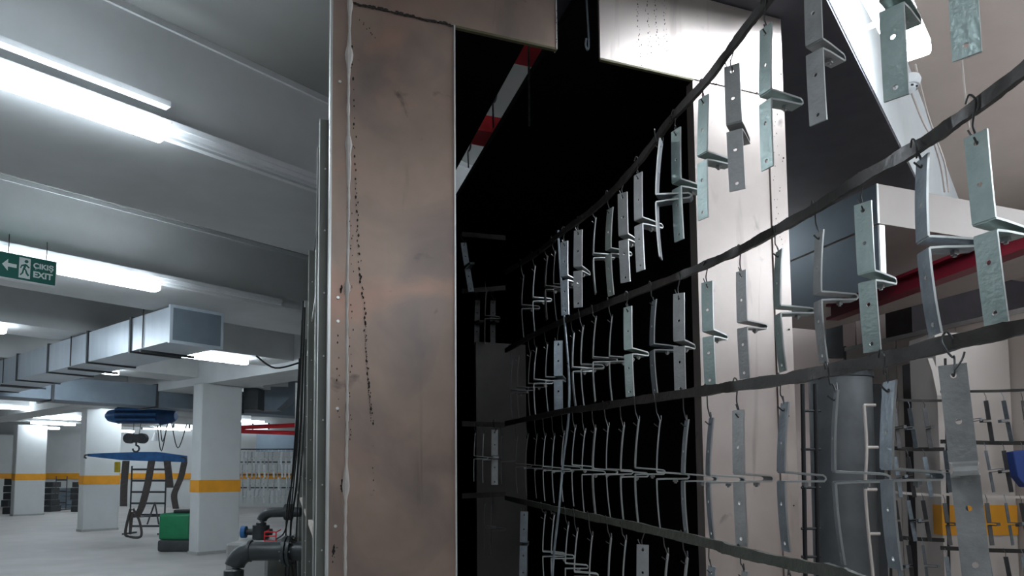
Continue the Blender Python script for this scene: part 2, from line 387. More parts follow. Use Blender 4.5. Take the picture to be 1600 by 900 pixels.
for e in (-.09, .09): cyl(bm, hc+V((-.1+e, 0, -.1)), P(212, 690, D)+V((e*.6, 0, 0)), .008, 6)
obj('wire_rope', bm, wirem, ho)
hk = P(213, 685, D)
bm = nb(); cyl(bm, hk+V((-.16, -.07, 0)), hk+V((-.16, .07, 0)), .12, 16); cyl(bm, hk+V((.14, -.07, 0)), hk+V((.14, .07, 0)), .12, 16); cbox(bm, hk, X*.24, Y*.12, UP*.2); obj('hook_block', bm, dgrey, ho, True)
bm = nb(); r_ = .075; cc = hk - UP*.24
tube(bm, [hk-UP*.1, hk-UP*.17] + [cc + V((math.sin(a)*r_, 0, math.cos(a)*r_)) for a in [math.radians(q) for q in range(10, 271, 26)]], .022, 8); obj('hook', bm, dgrey, ho, True)
sp0, sp1, sp2 = P(136, 711, D-.3), P(240, 715, D), P(288, 715, D+.1)
sb = thing('spreader_beam', 'bright blue spreader beam hanging from the hoist hook', 'lifting beam', P(212, 720, D))
bm = nb(); prism(bm, [P(137, 709, D), P(215, 706, D), P(245, 706, D), P(288, 712, D), P(288, 722, D), P(245, 721, D), P(190, 719, D), P(137, 713, D)], Y*.16); obj('beam_body', bm, bluem, sb)
bm = nb(); tube(bm, smooth_path([P(139, 711, D), P(134, 711, D), P(132, 714, D), P(135, 716, D)]), .02, 6); obj('end_hook', bm, dgrey, sb)
bm = nb(); tube(bm, smooth_path([P(283, 714, D), P(290, 716, D), P(291, 722, D)]), .02, 6); obj('end_hook', bm, dgrey, sb)
for i, (pts, ww, lb) in enumerate((
    ([(197, 720), (194, 755), (193, 788), (193, 790)], .08, 'straight hanging webbing sling at the left of the spreader beam'),
    ([(237, 720), (231, 755), (222, 790), (213, 808)], .08, 'long webbing sling sagging left below the spreader beam'),
    ([(261, 720), (264, 745), (266, 762)], .08, 'short webbing sling right of the spreader centre'),
    ([(288, 722), (283, 745), (276, 762), (272, 775), (275, 795)], .07, 'webbing sling looped at the right end of the spreader'))):
    path = smooth_path([P(a, b, D-.05) for a, b in pts], 5)
    bm = nb(); ribbon(bm, path, X*ww, Y*.012); tag(obj('lifting_sling', bm, slingm), lb, 'sling')
bm = nb(); tube(bm, smooth_path([P(204, 795, D-.1), P(196, 830, D-.1), P(200, 838, D-.1), P(220, 838, D-.1), P(218, 815, D-.1), P(208, 795, D-.1)]), .03, 6)
tube(bm, smooth_path([P(207, 800, D-.1), P(203, 835, D-.1)]), .03, 6)
tag(obj('rope_loop', bm, slingm), 'dark knotted rope loop hanging lowest beneath the slings', 'rope')
for i, (a, b, c_) in enumerate((((250, 660), (254, 690), (262, 662)), ((268, 660), (278, 700), (292, 662)), ((262, 660), (252, 705), (246, 665)))):
    bm = nb(); tube(bm, smooth_path([P(*a, D), P(*b, D), P(*c_, D)]), .012, 5); tag(obj('festoon_cable', bm, blackp), '%s looped black cable under the hoist' % ORD[i], 'cable', 'festoon cables')
# ------------------------------------------------------------------ far things
def frame_rack(name, label, x0, x1, y0, y1, d, nsh, m=dgrey, r=.02):
    a, b = P(x0, y1, d), P(x1, y1, d); a.z = b.z = 0; top = P(x0, y0, d).z
    th = thing(name, label, 'rack', V(((a.x+b.x)/2, d, a.z)))
    for xx in (a.x, b.x):
        bm = nb(); cyl(bm, V((xx, d, a.z)), V((xx, d, top)), r, 6); obj('upright', bm, m, th)
        bm = nb(); obox(bm, V((xx-.04, d-.3, a.z)), X*.08, Y*.6, UP*.04); obj('foot', bm, m, th)
    for i in range(nsh):
        z = a.z + (top-a.z)*((i+.6)/nsh)
        bm = nb(); obox(bm, V((a.x, d-.02, z)), V((b.x-a.x, 0, 0)), Y*.04, UP*.05); obj('rail', bm, m, th)
    return th
frame_rack('shelf_frame', 'dark shelf frame behind the slings', 203, 257, 728, 818, 19, 6)
frame_rack('shelf_frame', 'dark frame stand between the two left columns', 86, 103, 744, 791, 31, 3)
fr = thing('floor_stand', 'thin black tripod floor stand under the slings', 'stand', P(242, 819, 18.5))
for e in (-1, 0, 1):
    bm = nb(); cyl(bm, P(242, 785, 18.5), P(242+e*9, 819, 18.5)+Y*(.2 if e == 0 else -.1), .02, 6); obj('leg', bm, dgrey, fr)
bm = nb(); cyl(bm, P(205, 808, 18.5), P(262, 806, 18.5), .018, 6); obj('cross_bar', bm, dgrey, fr)
for i, (a, b, y0, y1, d, cc_, lb) in enumerate(((66, 80, 752, 796, 29.5, dgrey, 'dark heap of stacked scrap beside the third column'), (88, 118, 762, 790, 32.2, duct2, 'grey bundle of stacked parts inside the frame stand'),
                                    (0, 14, 747, 800, 28, dgrey, 'dark cabinet at the left edge'), (108, 122, 752, 790, 29.5, dgrey, 'dark bundle of parts just left of the second column'))):
    A_, B_ = P(a, y1, d), P(b, y1, d); A_.z = B_.z = 0; bm = nb(); zt = P(a, y0, d).z
    hh = zt - A_.z
    for j in range(5):
        obox(bm, A_ + UP*hh*j/5 + X*random.uniform(0, .12), (B_-A_)*random.uniform(.8, .97), Y*random.uniform(.5, .8), UP*hh/5*.92)
    bevel(bm, .015, 1); tag(obj('parts_stack', bm, cc_), lb, 'stack')
# white reflector lamp under ceiling behind hoist
bm = nb(); tube(bm, [P(243, 676, 20), P(243, 681, 20), P(243, 689, 20)], [.03, .06, .12], 12); cyl(bm, P(243, 676, 20), V((P(243, 676, 20).x, 20, EYE+HB)), .01, 6); tag(obj('pendant_shade', bm, white), 'small white pendant shade behind the hoist', 'lamp')
# wall blue panel far right of near column
bm = nb(); obox(bm, P(400, 706, 20), X*1.2, Y*.1, UP*.55); tag(obj('wall_panel', bm, duct2), 'blue grey hanging panel behind the far bracket rack', 'panel')
# yellow box on the second column
bm = nb(); obox(bm, P(178, 738, 19.4), X*.12, Y*.1, UP*.28); bevel(bm, .01, 1); tag(obj('switch_box', bm, mat('yellow_box', (.55, .42, .02), .5)), 'yellow switch box on the right edge of the second column', 'box')
# green container behind the near column
gb = P(281, 858, 15.0); gb.z = 0
g = thing('fluid_container', 'green squat container with dark base beside the near column', 'container', gb)
bm = nb(); cbox(bm, gb+UP*.12, X*.66, Y*.6, UP*.24); bevel(bm, .06, 2); obj('base', bm, dgrey, g, True)
bm = nb(); cbox(bm, gb+UP*.50, X*.64, Y*.58, UP*.54); bevel(bm, .07, 3); obj('body', bm, greenm, g, True)
bm = nb(); cbox(bm, gb+UP*.80+X*.1, X*.34, Y*.4, UP*.08); bevel(bm, .03, 2); obj('lid', bm, blackp, g)

# ================================================================== FAR RACK WITH BRACKETS (left view)
def flat_bracket_mesh(name, m, L=.25, w_=.03, holes=False):
    bm = nb(); t = .004
    for z0, z1 in ((-L*.47, 0), (-L, -L*.53)):
        obox(bm, V((-w_/2, -t/2, z0)), X*w_, Y*t, UP*(z1-z0))
    obox(bm, V((-w_*.4, -.075, -L*.475)), X*w_*.8, Y*.077, UP*t); obox(bm, V((-w_*.4, -.075, -L*.53)), X*w_*.8, Y*.077, UP*t)
    obox(bm, V((-w_*.4, -.079, -L*.53)), X*w_*.8, Y*t, UP*(L*.055+t))
    tube(bm, [V((0, 0, -.008)), V((.004, 0, .02)), V((-.004, 0, .05))], .0022, 4)
    me = bpy.data.meshes.new(name); bmesh.ops.recalc_face_normals(bm, faces=bm.faces[:]); bm.to_mesh(me); bm.free(); me.materials.append(m); return me
far_me = flat_bracket_mesh('hung_bracket', farz, .30, .045)
rk = thing('bracket_rack', 'tall far rack full of shiny brackets right of the near column', 'rack', P(415, 800, 17))
xs0, xs1 = P(377, 745, 17).x, P(458, 745, 17).x
for i, y_ in enumerate((703, 723, 743, 763)):
    z = P(400, y_, 17).z
    bm = nb(); obox(bm, V((xs0-.1, 16.98, z)), X*(xs1-xs0+.3), Y*.03, UP*.03); obj('rail', bm, dgrey, rk)
    for j in range(12):
        o = bpy.data.objects.new('hung_bracket', far_me); C.objects.link(o)
        o.location = V((xs0 + (xs1-xs0)*(j+random.uniform(.2, .8))/12, 16.95, z-.045)); o.rotation_euler = (random.uniform(-.05, .05), random.uniform(-.06, .06), random.uniform(0, 1.5))
        tag(o, 'shiny bracket, %s from the left on the %s rail of the far rack' % (ORD[j], ORD[i]), 'bracket', 'brackets on the far rack')
for xx in (xs0-.1, xs1+.15):
    bm = nb(); cyl(bm, V((xx, 17, 0)), V((xx, 17, P(400, 700, 17).z)), .018, 6); obj('upright', bm, dgrey, rk)

# ================================================================== PIPES AND CABLES left of booth
pl = P(378, 900, 5.6); 
bp_ = thing('large_pipe', 'large dark grey pipe with elbow and flange at the booth foot', 'pipe', V((pl.x, pl.y, 0)))
e0 = P(475, 861, 5.0); e1 = P(396, 861, 5.0)
arc = [e1 + V((-math.sin(a)*.13, 0, -.13+math.cos(a)*.13)) for a in [math.radians(q) for q in range(0, 91, 15)]]
bm = nb(); tube(bm, [e0, e1] + arc[1:] + [V((arc[-1].x, 5.0, .0))], .066, 16); obj('pipe_run', bm, pipem, bp_, True)
for xx in (447, 454):
    bm = nb(); q = P(xx, 861, 5.0); cyl(bm, q-X*.010, q+X*.010, .105, 16); obj('flange', bm, pipem, bp_, True)
bm = nb(); q = P(450.5, 861, 5.0)
for a in range(8): cc_ = q + V((0, math.sin(a*PI/4)*.085, math.cos(a*PI/4)*.085)); cyl(bm, cc_-X*.04, cc_+X*.04, .009, 6)
obj('flange_bolts', bm, dgrey, bp_)
bm = nb(); cyl(bm, P(389, 861, 5), P(393, 861, 5), .074, 16); obj('socket_collar', bm, pipem, bp_, True)
D2 = 6.6
e0 = P(470, 800, D2); e1 = P(424, 801, D2); 
arc = [e1 + V((-math.sin(a)*.09, 0, -.09+math.cos(a)*.09)) for a in [math.radians(q) for q in range(0, 91, 15)]]
p2 = thing('valve_pipe', 'smaller dark pipe with elbow and blue handled valve', 'pipe', V((arc[-1].x, D2, 0)))
bm = nb(); tube(bm, [e0, e1] + arc[1:] + [V((arc[-1].x, D2, 0))], .045, 14); obj('pipe_run', bm, pipem, p2, True)
bm = nb(); q = P(451, 800, D2); cyl(bm, q-X*.03, q+X*.03, .075, 14); obj('flange', bm, pipem, p2, True)
bm = nb(); q = V((arc[-1].x, D2, P(410, 831, D2).z)); cyl(bm, q-UP*.06, q+UP*.06, .075, 14); cyl(bm, q-X*.13, q+X*.1, .03, 10); obj('valve_body', bm, pipem, p2, True)
bm = nb(); cyl(bm, q-X*.17-Y*.01, q-X*.13-Y*.01, .055, 14); obj('valve_handle', bm, bluem, p2, True)
pb = P(440, 845, 6.6); pb.z = 0
bm = nb(); obox(bm, V((P(376, 845, 6.6).x, 6.25, 0)), X*.36, Y*.9, UP*(P(376, 846, 6.4).z)); bevel(bm, .02, 1); tag(obj('pipe_plinth', bm, plinthm), 'low grey concrete plinth under the pipes', 'plinth')
zt = P(376, 846, 6.4).z
ld = thing('small_step_frame', 'small red wire frame standing on the plinth', 'frame', P(425, 853, 6.0))
for e in (413, 431):
    bm = nb(); tube(bm, [V((P(e, 850, 6.3).x, 6.3, zt)), V((P(e, 850, 6.3).x, 6.3, zt+.09)), V((P(e, 850, 6.3).x, 6.42, zt+.10))], .006, 6); obj('leg', bm, redtape, ld)
for hh in (.015, .055, .09):
    bm = nb(); cyl(bm, V((P(413, 850, 6.3).x, 6.3, zt+hh)), V((P(431, 850, 6.3).x, 6.3, zt+hh)), .006, 6); obj('rung', bm, redtape, ld)
bm = nb(); cbox(bm, V((P(352, 888, 5.8).x, 5.8, .32)), X*.09, Y*.1, UP*.64); bevel(bm, .02, 1); tag(obj('pale_bucket', bm, mat('yellowish_rag', (.5, .47, .33), .8)), 'pale yellowish post beside the large pipe elbow', 'post')
for i, pts in enumerate(([(478, 470), (474, 560), (470, 640), (462, 740), (452, 800), (450, 905)], [(480, 480), (477, 580), (474, 660), (467, 760), (458, 830), (462, 905)],
                         [(482, 530), (480, 620), (477, 700), (470, 780), (466, 860), (468, 905)], [(472, 560), (469, 620), (464, 700), (456, 790), (449, 830), (436, 842)],
                         [(400, 556), (430, 575), (470, 566)], [(476, 500), (472, 600), (468, 700), (459, 800), (455, 905)])):
    pts = [(a-4 if i != 4 else a, b) for a, b in pts]; bm = nb(); d_ = 4.6 if i != 4 else 9
    tube(bm, smooth_path([P(a, b, d_+.1*j) for j, (a, b) in enumerate(pts)]), (.0055, .007, .0045, .0055, 0, .0045)[i] if i != 4 else .012, 6)
    tag(obj('black_cable', bm, blackp, smooth=True), '%s black cable %s' % (ORD[i], 'drooping under the ceiling' if i == 4 else 'counted from the left in the bundle beside the booth wall'), 'cable', 'cables beside the booth')

# ================================================================== BOOTH
bt = thing('steel_booth', 'tarnished stainless steel oven booth with an open slotted front', 'booth', Q(0, 0, -EYE))
HD = P(878, 76, Q(.798, 0, 0).y).z - EYE; HT = 1.88
UL = UP + LEAN
def bpart(name, s0, s1, k0, k1, h0, h1, m, bev=0):
    bm = nb(); obox(bm, Q(s0, k0, h0), dF*(s1-s0), dD*(k1-k0), UL*(h1-h0))
    if bev: bevel(bm, bev, 1)
    return obj(name, bm, m, bt)
pa = bpart('front_post', .058, .413, 0, .05, -EYE, HD-.004, brownsteel)
pf = bpart('post_flange', 0, .052, -.002, .10, -EYE, HT, brownsteel)
bpart('folded_edge', -.003, .0035, -.006, .10, -EYE, HT, edgem)
bpart('folded_edge', .409, .4145, -.005, .05, -EYE, HD, edgem)
h1_ = bpart('header_panel', .058, .798, -.003, .009, HD, HT, brownsteel)
bpart('folded_edge', .795, .799, -.006, .02, HD-.004, HT, edgem)
bpart('header_lip', .416, .798, -.005, .009, HD-.008, HD, lip)
h2_ = bpart('header_panel', .974, 1.82, -.003, .009, HD, HT, brownsteel2)
bpart('header_lip', .974, 1.381, -.005, .009, HD-.008, HD, lip)
pb_ = bpart('front_post', 1.381, 1.735, 0, .05, -EYE, HD-.004, brownsteel2)
bpart('post_flange', 1.739, 1.82, -.006, .05, -EYE, HD-.004, brownsteel2)
# interior shell: black roof with a slot, walls
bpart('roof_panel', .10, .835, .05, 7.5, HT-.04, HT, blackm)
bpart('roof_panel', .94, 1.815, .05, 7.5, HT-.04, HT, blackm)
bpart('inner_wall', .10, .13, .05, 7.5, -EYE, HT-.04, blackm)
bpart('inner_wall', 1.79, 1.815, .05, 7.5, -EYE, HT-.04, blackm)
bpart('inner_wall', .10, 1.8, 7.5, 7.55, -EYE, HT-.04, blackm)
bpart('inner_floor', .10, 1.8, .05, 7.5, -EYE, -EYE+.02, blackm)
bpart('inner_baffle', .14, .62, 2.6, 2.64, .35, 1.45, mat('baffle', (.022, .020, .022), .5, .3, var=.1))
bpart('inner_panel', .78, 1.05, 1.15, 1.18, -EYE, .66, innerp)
# weld bead at the post corner, lumps at four heights
pts = []; rr = []
for i in range(220):
    h = -EYE + (HT+EYE)*i/219
    pts.append(Q(.0555 + .0015*math.sin(h*9), -.003, h)); b = .0048 + .001*math.sin(i*1.7)
    for yy, a, wd in ((10, .005, .03), (88, .009, .035), (228, .007, .03), (262, .004, .03), (452, .006, .02), (757, .008, .03)):
        b += a*math.exp(-((h-(P(540, yy, 2.27).z-EYE))/wd)**2)
    rr.append(b)
bm = nb(); tube(bm, pts, rr, 8); obj('weld_seam', bm, seamm, bt, True)
# black soot blots along the header joints
bm = nb()
for s0, s1, n_ in ((.062, .41, 60), (1.39, 1.73, 34)):
    for i in range(n_):
        s = s0 + (s1-s0)*(i+random.random())/n_; r = random.uniform(.0015, .0048) * (1 if s0 < 1 else .55)
        q = Q(s, -.0045, HD-.002+random.uniform(-.004, .003)); 
        prism(bm, [q + dF*math.cos(a)*r*1.7 + UP*math.sin(a)*r for a in [k*PI/4 for k in range(8)]], -dD*.0008)
o = obj('burnt_weld', bm, soot, bt); o['kind'] = 'stuff'
# dried black drips on the posts
bm = nb()
def drops(path, n_, rmin, rmax, jit=1.5):
    for i in range(n_):
        t = (i+random.random())/n_*(len(path)-1); j = min(int(t), len(path)-2); u = t-j
        x_ = path[j][0]*(1-u)+path[j+1][0]*u + random.gauss(0, jit); y_ = path[j][1]*(1-u)+path[j+1][1]*u
        ray = (P(x_, y_, 1) - V((0, 0, EYE))); nrm = V((dF.y, -dF.x, 0))
        kk = (Q0+dD*-.0035).dot(nrm) / V((ray.x, ray.y, 0)).dot(nrm); q = V((0, 0, EYE)) + ray*kk
        r = random.uniform(rmin, rmax)
        prism(bm, [q + dF*math.cos(a)*r + UP*math.sin(a)*r*random.uniform(1.2, 2.4) for a in [k*PI/3 for k in range(6)]], -nrm*.0006*-1)
drops([(550, 60), (553, 200), (556, 300), (558, 360), (562, 420), (569, 470), (571, 540), (577, 600), (582, 665)], 80, .0014, .0034, 1.2)
drops([(560, 30), (575, 45), (583, 60)], 8, .001, .002)
drops([(549, 330), (551, 400), (549, 520), (547, 640), (546, 700)], 34, .0009, .002, 2.0)
drops([(528, 520), (529, 560), (527, 610), (530, 670)], 9, .0012, .0024)
drops([(524, 850), (520, 880)], 6, .001, .002, 1)
drops([(583, 690), (583, 780)], 6, .0006, .0018, .6)
drops([(570, 500), (574, 590), (580, 660)], 60, .0008, .0013, .4)
for x_ in (995, 1010, 1022, 1037): drops([(x_, -5), (x_+3, 50), (x_+6, 105)], 26, .0008, .0022, 1.6)
drops([(1212, 150), (1213, 330), (1222, 450), (1228, 700)], 60, .0008, .002, 3)
drops([(870, 5), (871, 70)], 14, .0008, .0016, .6)
for x_, y_ in ((533, 452), (546, 450), (534, 755), (534, 762), (521, 860)): drops([(x_, y_-5), (x_, y_+6)], 7, .002, .0038, .8)
o = obj('dried_drips', bm, soot, bt); o['kind'] = 'stuff'; o['label'] = 'black dried drips'
# pale paint chips / rivets on the flange
bm = nb()
for x_, y_ in ((531, 128), (528, 465), (528, 502), (524, 822), (527, 638)):
    ray = (P(x_, y_, 1) - V((0, 0, EYE))); nrm = V((dF.y, -dF.x, 0)); kk = (Q0+dD*-.004).dot(nrm)/V((ray.x, ray.y, 0)).dot(nrm); q = V((0, 0, EYE))+ray*kk
    cyl(bm, q, q + nrm*.003, .005, 8)
obj('paint_chip', bm, edgem, bt)
# screw holes on the right post
for x_, y_ in ((1220, 116), (1224, 247), (1233, 515), (1240, 790), (1232, 650)):
    ray = (P(x_, y_, 1) - V((0, 0, EYE))); nrm = V((dF.y, -dF.x, 0)); kk = (Q0+dD*-.007).dot(nrm)/V((ray.x, ray.y, 0)).dot(nrm); q = V((0, 0, EYE))+ray*kk
    bm = nb(); cyl(bm, q, q + nrm*.002, .0035, 8); obj('screw', bm, soot, bt)
# outer side wall of the booth (left), frames, trims, ledges
sd = thing('booth_side_wall', 'sheet metal side wall of the booth with screwed vertical flanges', 'wall panel', Q(-.0, .2, -EYE))
def sbox(name, s0, s1, k0, k1, h0, h1, m):
    bm = nb(); obox(bm, Q(s0, k0, h0), dF*(s1-s0), dD*(k1-k0), UL*(h1-h0)); return obj(name, bm, m, sd)
ks = [.12, .34, 1.62, 2.8, 5.1, 7.6]
for i in range(5):
    sbox('side_sheet', .0, .02, ks[i]+.012, ks[i+1]-.012, -EYE, 1.16, sidep)
    if i: sbox('ledge', -.020, .0, ks[i]+.03, ks[i+1]-.012, -.27, -.245, creamw)
    sbox('rub_rail', -.012, .0, ks[i]+.02, ks[i+1]-.012, .80, .815, edgem)
for i, k_ in enumerate(ks):
    sbox('vertical_flange', -.030, .02, k_-.011, k_+.011, -EYE, 1.18, sidep)
    sbox('flange_edge', -.0325 - (.03 if i == 5 else 0), -.029, k_-.012, k_+.004, -EYE, 1.18, edgem)
    bm = nb()
    for j in range(12):
        q = Q(-.012, k_-.012, -1.3+j*.21); cyl(bm, q, q - dD*.003, .0032, 6)
    obj('screw', bm, edgem, sd)
sbox('top_cap', -.006, .03, .13, 7.6, 1.165, 1.185, dgrey)
# red beams crossing above the booth roof slot, hanger chains
for i, k_ in enumerate((.78, 1.72)):
    bm = nb(); obox(bm, Q(.2, k_, HT+.18) , dF*1.9, dD*.2, UP*.1); tag(obj('roof_pipe', bm, redtape), '%s red cross member above the roof slot' % ('nearer', 'farther')[i], 'beam')
for i, (x_, y0, y1, d) in enumerate(((770, 135, 200, 3.5), (731, 213, 262, 4.2), (826, 75, 197, 3.0))):
    hg = thing('conveyor_hook', '%s black hook on the roof slot of the booth' % ('middle', 'leftmost', 'rightmost long')[i], 'hook', P(x_, y0, d), 'conveyor hooks')
    bm = nb()
    c_ = P(x_, y0+12, d); r = .028
    if i < 2: tube(bm, [c_ + V((math.sin(a)*r*.6, 0, math.cos(a)*r*1.6)) for a in [math.radians(q) for q in range(-150, 181, 22)]] , .006, 6)
    tube(bm, [P(x_, y0-80, d), P(x_, y0, d)], .003, 6)
    tube(bm, [P(x_, y0+(24 if i < 2 else 0), d), P(x_+1, y1, d)], .005, 6)
    obj('hook_rod', bm, wirem, hg)
bm = nb(); tube(bm, smooth_path([P(914, -40, 2.62), P(917, 10, 2.62), P(920, 66, 2.62), P(918, 78, 2.62), P(915, 70, 2.62), P(916, 60, 2.62)]), .004, 8)
tag(obj('hanger_rod', bm, galv3), 'thin steel hanger rod dangling in the header slot', 'rod')

# ================================================================== BRACKETS
def plate(bm, z0, z1, w_, holes, r, t, bend):
    """strip from z0 (top) down to z1 with real octagonal holes, thickness t along y"""
    def Yf(z): return -bend*((z + .125)/.125)**2 * .008
    front, back = {}, {}
    def vtx(x_, z, side):
        k = (round(x_, 5), round(z, 5)); dct = front if side else back
        if k not in dct: dct[k] = bm.verts.new((x_, Yf(z) + (-t/2 if side else t/2), z))
        return dct[k]
    h = w_/2; faces = []
    cuts = [z0]
    for hz in holes: cuts += [hz+h*.9, hz-h*.9]
    cuts.append(z1)
    ch = .004
    for i in range(0, len(cuts)-1):
        a, b = cuts[i], cuts[i+1]
        if i % 2 == 0:
            if a-b < 1e-5: continue
            if i == 0 and len(holes) and z0 > -.01:          # chamfered free end
                faces.append([(-h, b), (0, b), (h, b), (h, a-ch), (h-ch, a), (-h+ch, a), (-h, a-ch)])
            elif i == len(cuts)-2 and z1 < -.2:
                faces.append([(-h, a), (-h, b+ch), (-h+ch, b), (h-ch, b), (h, b+ch), (h, a), (0, a)])
            else:
                mid = (a+b)/2
                faces.append([(-h, a), (0, a), (h, a), (h, mid), (-h, mid)] if i > 0 else [(-h, a), (h, a), (h, mid), (-h, mid)])
                faces.append([(-h, mid), (h, mid), (h, b), (0, b), (-h, b)] if i < len(cuts)-2 else [(-h, mid), (h, mid), (h, b), (-h, b)])
        else:
            hz = (a+b)/2
            out = [(h, hz), (h, a), (0, a), (-h, a), (-h, hz), (-h, b), (0, b), (h, b)]
            inn = [(r*math.cos(q*PI/4), hz + r*math.sin(q*PI/4)) for q in range(8)]
            for q in range(8): faces.append([out[q], out[(q+1) % 8], inn[(q+1) % 8], inn[q]])
    edges = {}
    for f in faces:
        for q in range(len(f)):
            e = (f[q], f[(q+1) % len(f)]); ke = tuple(sorted((tuple(round(c, 5) for c in e[0]), tuple(round(c, 5) for c in e[1]))))
            edges.setdefault(ke, []).append(e)
    for f in faces:
        bm.faces.new([vtx(*p, True) for p in f]); bm.faces.new([vtx(*p, False) for p in f[::-1]])
    for ke, l in edges.items():
        if len(l) == 1:
            p, q = l[0]; bm.faces.new((vtx(*p, True), vtx(*q, True), vtx(*q, False), vtx(*p, False))).material_index = 1
LB = .25; WB = .030
cutglint = mat('cut_edge_glint', (.62, .62, .60), .3, .75, var=.03)  # cut edges paler, the brackets' thin highlights put into their colour
def bracket_mesh(bend, m):
    bm = nb(); t = .0032
    plate(bm, 0, -.117, WB, [-.012, -.068], .0036, t, bend)
    plate(bm, -.134, -LB, WB, [-.172, -.238], .0036, t, bend)
    # hairpin lug folded out of the strip
    path = [(0, -.1175), (-.022, -.119), (-.046, -.1205), (-.067, -.122), (-.0715, -.1250), (-.0722, -.1285), (-.069, -.1320), (-.046, -.1325), (-.022, -.1328), (0, -.134)]
    wl = [WB/2, WB/2, WB/2*.92, WB/2*.85, WB/2*.8, WB/2*.8, WB/2*.85, WB/2*.92, WB/2, WB/2]
    rings = []
    for i, (y_, z_) in enumerate(path):
        a = V((0, *path[max(i-1, 0)])); b = V((0, *path[min(i+1, len(path)-1)])); d = (b-a).normalized(); n = V((0, -d.z, d.y))*t/2
        c = V((0, y_, z_)); rings.append([bm.verts.new(c+n+X*wl[i]), bm.verts.new(c+n-X*wl[i]), bm.verts.new(c-n-X*wl[i]), bm.verts.new(c-n+X*wl[i])])
    for i in range(len(rings)-1):
        for j in range(4): bm.faces.new((rings[i][j], rings[i][(j+1) % 4], rings[i+1][(j+1) % 4], rings[i+1][j])).material_index = j % 2
    bm.faces.new(rings[0]); bm.faces.new(rings[-1][::-1])
    bmesh.ops.recalc_face_normals(bm, faces=bm.faces[:])
    me = bpy.data.meshes.new('strip'); bm.to_mesh(me); bm.free(); me.materials.append(m); me.materials.append(darkz if m is darkz else cutglint); return me
STR = {(b, mi): bracket_mesh(b, m) for b in (0.35, 1.0) for mi, m in enumerate((galv, galv2, galv3, darkz))}
bm = nb(); cyl(bm, V((0, -.042, -.132)), V((0, -.042, -.140)), .006, 6); cyl(bm, V((0, -.042, -.139)), V((0, -.042, -.143)), .003, 6)
BOLT = bpy.data.meshes.new('bolt'); bm.to_mesh(BOLT); bm.free(); BOLT.materials.append(galv2)
def hook_mesh(length):
    bm = nb(); L_ = length
    pts = [(-.002, .006, -.006), (0, -.004, -.013), (.002, -.008, -.006), (.003, -.004, .010), (.001, 0, L_*.5), (-.003, .002, L_-.004), (-.008, .004, L_+.012), (-.002, .006, L_+.022), (.004, .006, L_+.012)]
    tube(bm, smooth_path([V(p) for p in pts], 4), .0014, 6)
    tube(bm, smooth_path([V((.002, -.008, -.006)), V((.010, -.010, .004)), V((.014, -.010, .014))], 3), .0013, 5)
    me = bpy.data.meshes.new('wire_hook'); bmesh.ops.recalc_face_normals(bm, faces=bm.faces[:]); bm.to_mesh(me); bm.free(); me.materials.append(wirem); return me
HOOKS = {l: hook_mesh(l) for l in (.006, .014, .022, .03, .04, .05, .062)}
RAILS = {
 1: [(1510,-300,.88),(1493,-282,.9),(1385,-190,1.0),(1268,-78,1.2),(1200,0,1.30),(1150,65,1.39),(1105,125,1.47),(1050,185,1.65),(1010,238,1.82),(975,280,1.98),(930,325,2.2),(880,362,2.45),(840,395,2.75),(790,425,3.15)],
 2: [(1640,78,.83),(1600,110,.87),(1500,185,1.0),(1430,232,1.06),(1340,283,1.2),(1275,325,1.36),(1212,360,1.5),(1157,390,1.67),(1105,413,1.75),(1060,432,1.83),(1000,455,2.0),(940,478,2.2),(880,502,2.5),(840,520,2.75),(790,548,3.1)],
 3: [(1640,502,.83),(1600,511,.85),(1490,535,.90),(1380,562,1.0),(1300,578,1.08),(1230,592,1.2),(1152,603,1.33),(1105,610,1.47),(1000,625,1.78),(925,637,2.1),(880,643,2.4),(790,662,3.1)],
 4: [(1420,935,.93),(1330,903,1.03),(1300,893,1.08),(1240,882,1.2),(1152,862,1.33),(1105,848,1.47),(1000,824,1.78),(925,808,2.1),(880,798,2.4),(790,778,3.1)],
}
rack = thing('hanging_rack', 'blackened hanging rack of bowed flat rails carrying zinc brackets into the booth', 'rack', P(1100, 610, 1.47))
for i, pts in RAILS.items():
    path = smooth_path([P(*p) for p in pts], 6)
    hw = [UP*(.0100*(1+.10*math.sin(j*1.3+i)+random.uniform(-.05, .05))) for j in range(len(path))]
    th_ = []
    for j in range(len(path)):
        d_ = (path[min(j+1, len(path)-1)] - path[max(j-1, 0)]).normalized(); n_ = V((d_.y, -d_.x, 0)).normalized()
        th_.append(n_*.0042)
    bm = nb(); ribbon(bm, path, hw, th_)
    bmesh.ops.subdivide_edges(bm, edges=bm.edges[:], cuts=1)
    for v in bm.verts: v.co += V((random.uniform(-1, 1), random.uniform(-1, 1), random.uniform(-1, 1)))*.0005
    obj('rail', bm, railg if i == 4 else railm, rack, True)
bm = nb(); tube(bm, smooth_path([P(*p) for p in ((872, 360, 2.5), (876, 430, 2.5), (882, 500, 2.48), (889, 590, 2.4), (888, 655, 2.38), (880, 720, 2.4), (874, 790, 2.38), (866, 860, 2.38), (862, 920, 2.38))]), .004, 8); obj('support_rod', bm, galv3, rack, True)
bm = nb(); cyl(bm, P(902, -60, 2.60), P(902, 650, 2.28), .002, 6); 
bm.free()
def rail_at(i, x):
    p = RAILS[i]
    for a, b in zip(p, p[1:]):
        if b[0] <= x <= a[0]:
            u = (a[0]-x)/(a[0]-b[0]); return a[1]+(b[1]-a[1])*u, a[2]+(b[2]-a[2])*u
    return p[-1][1], p[-1][2]
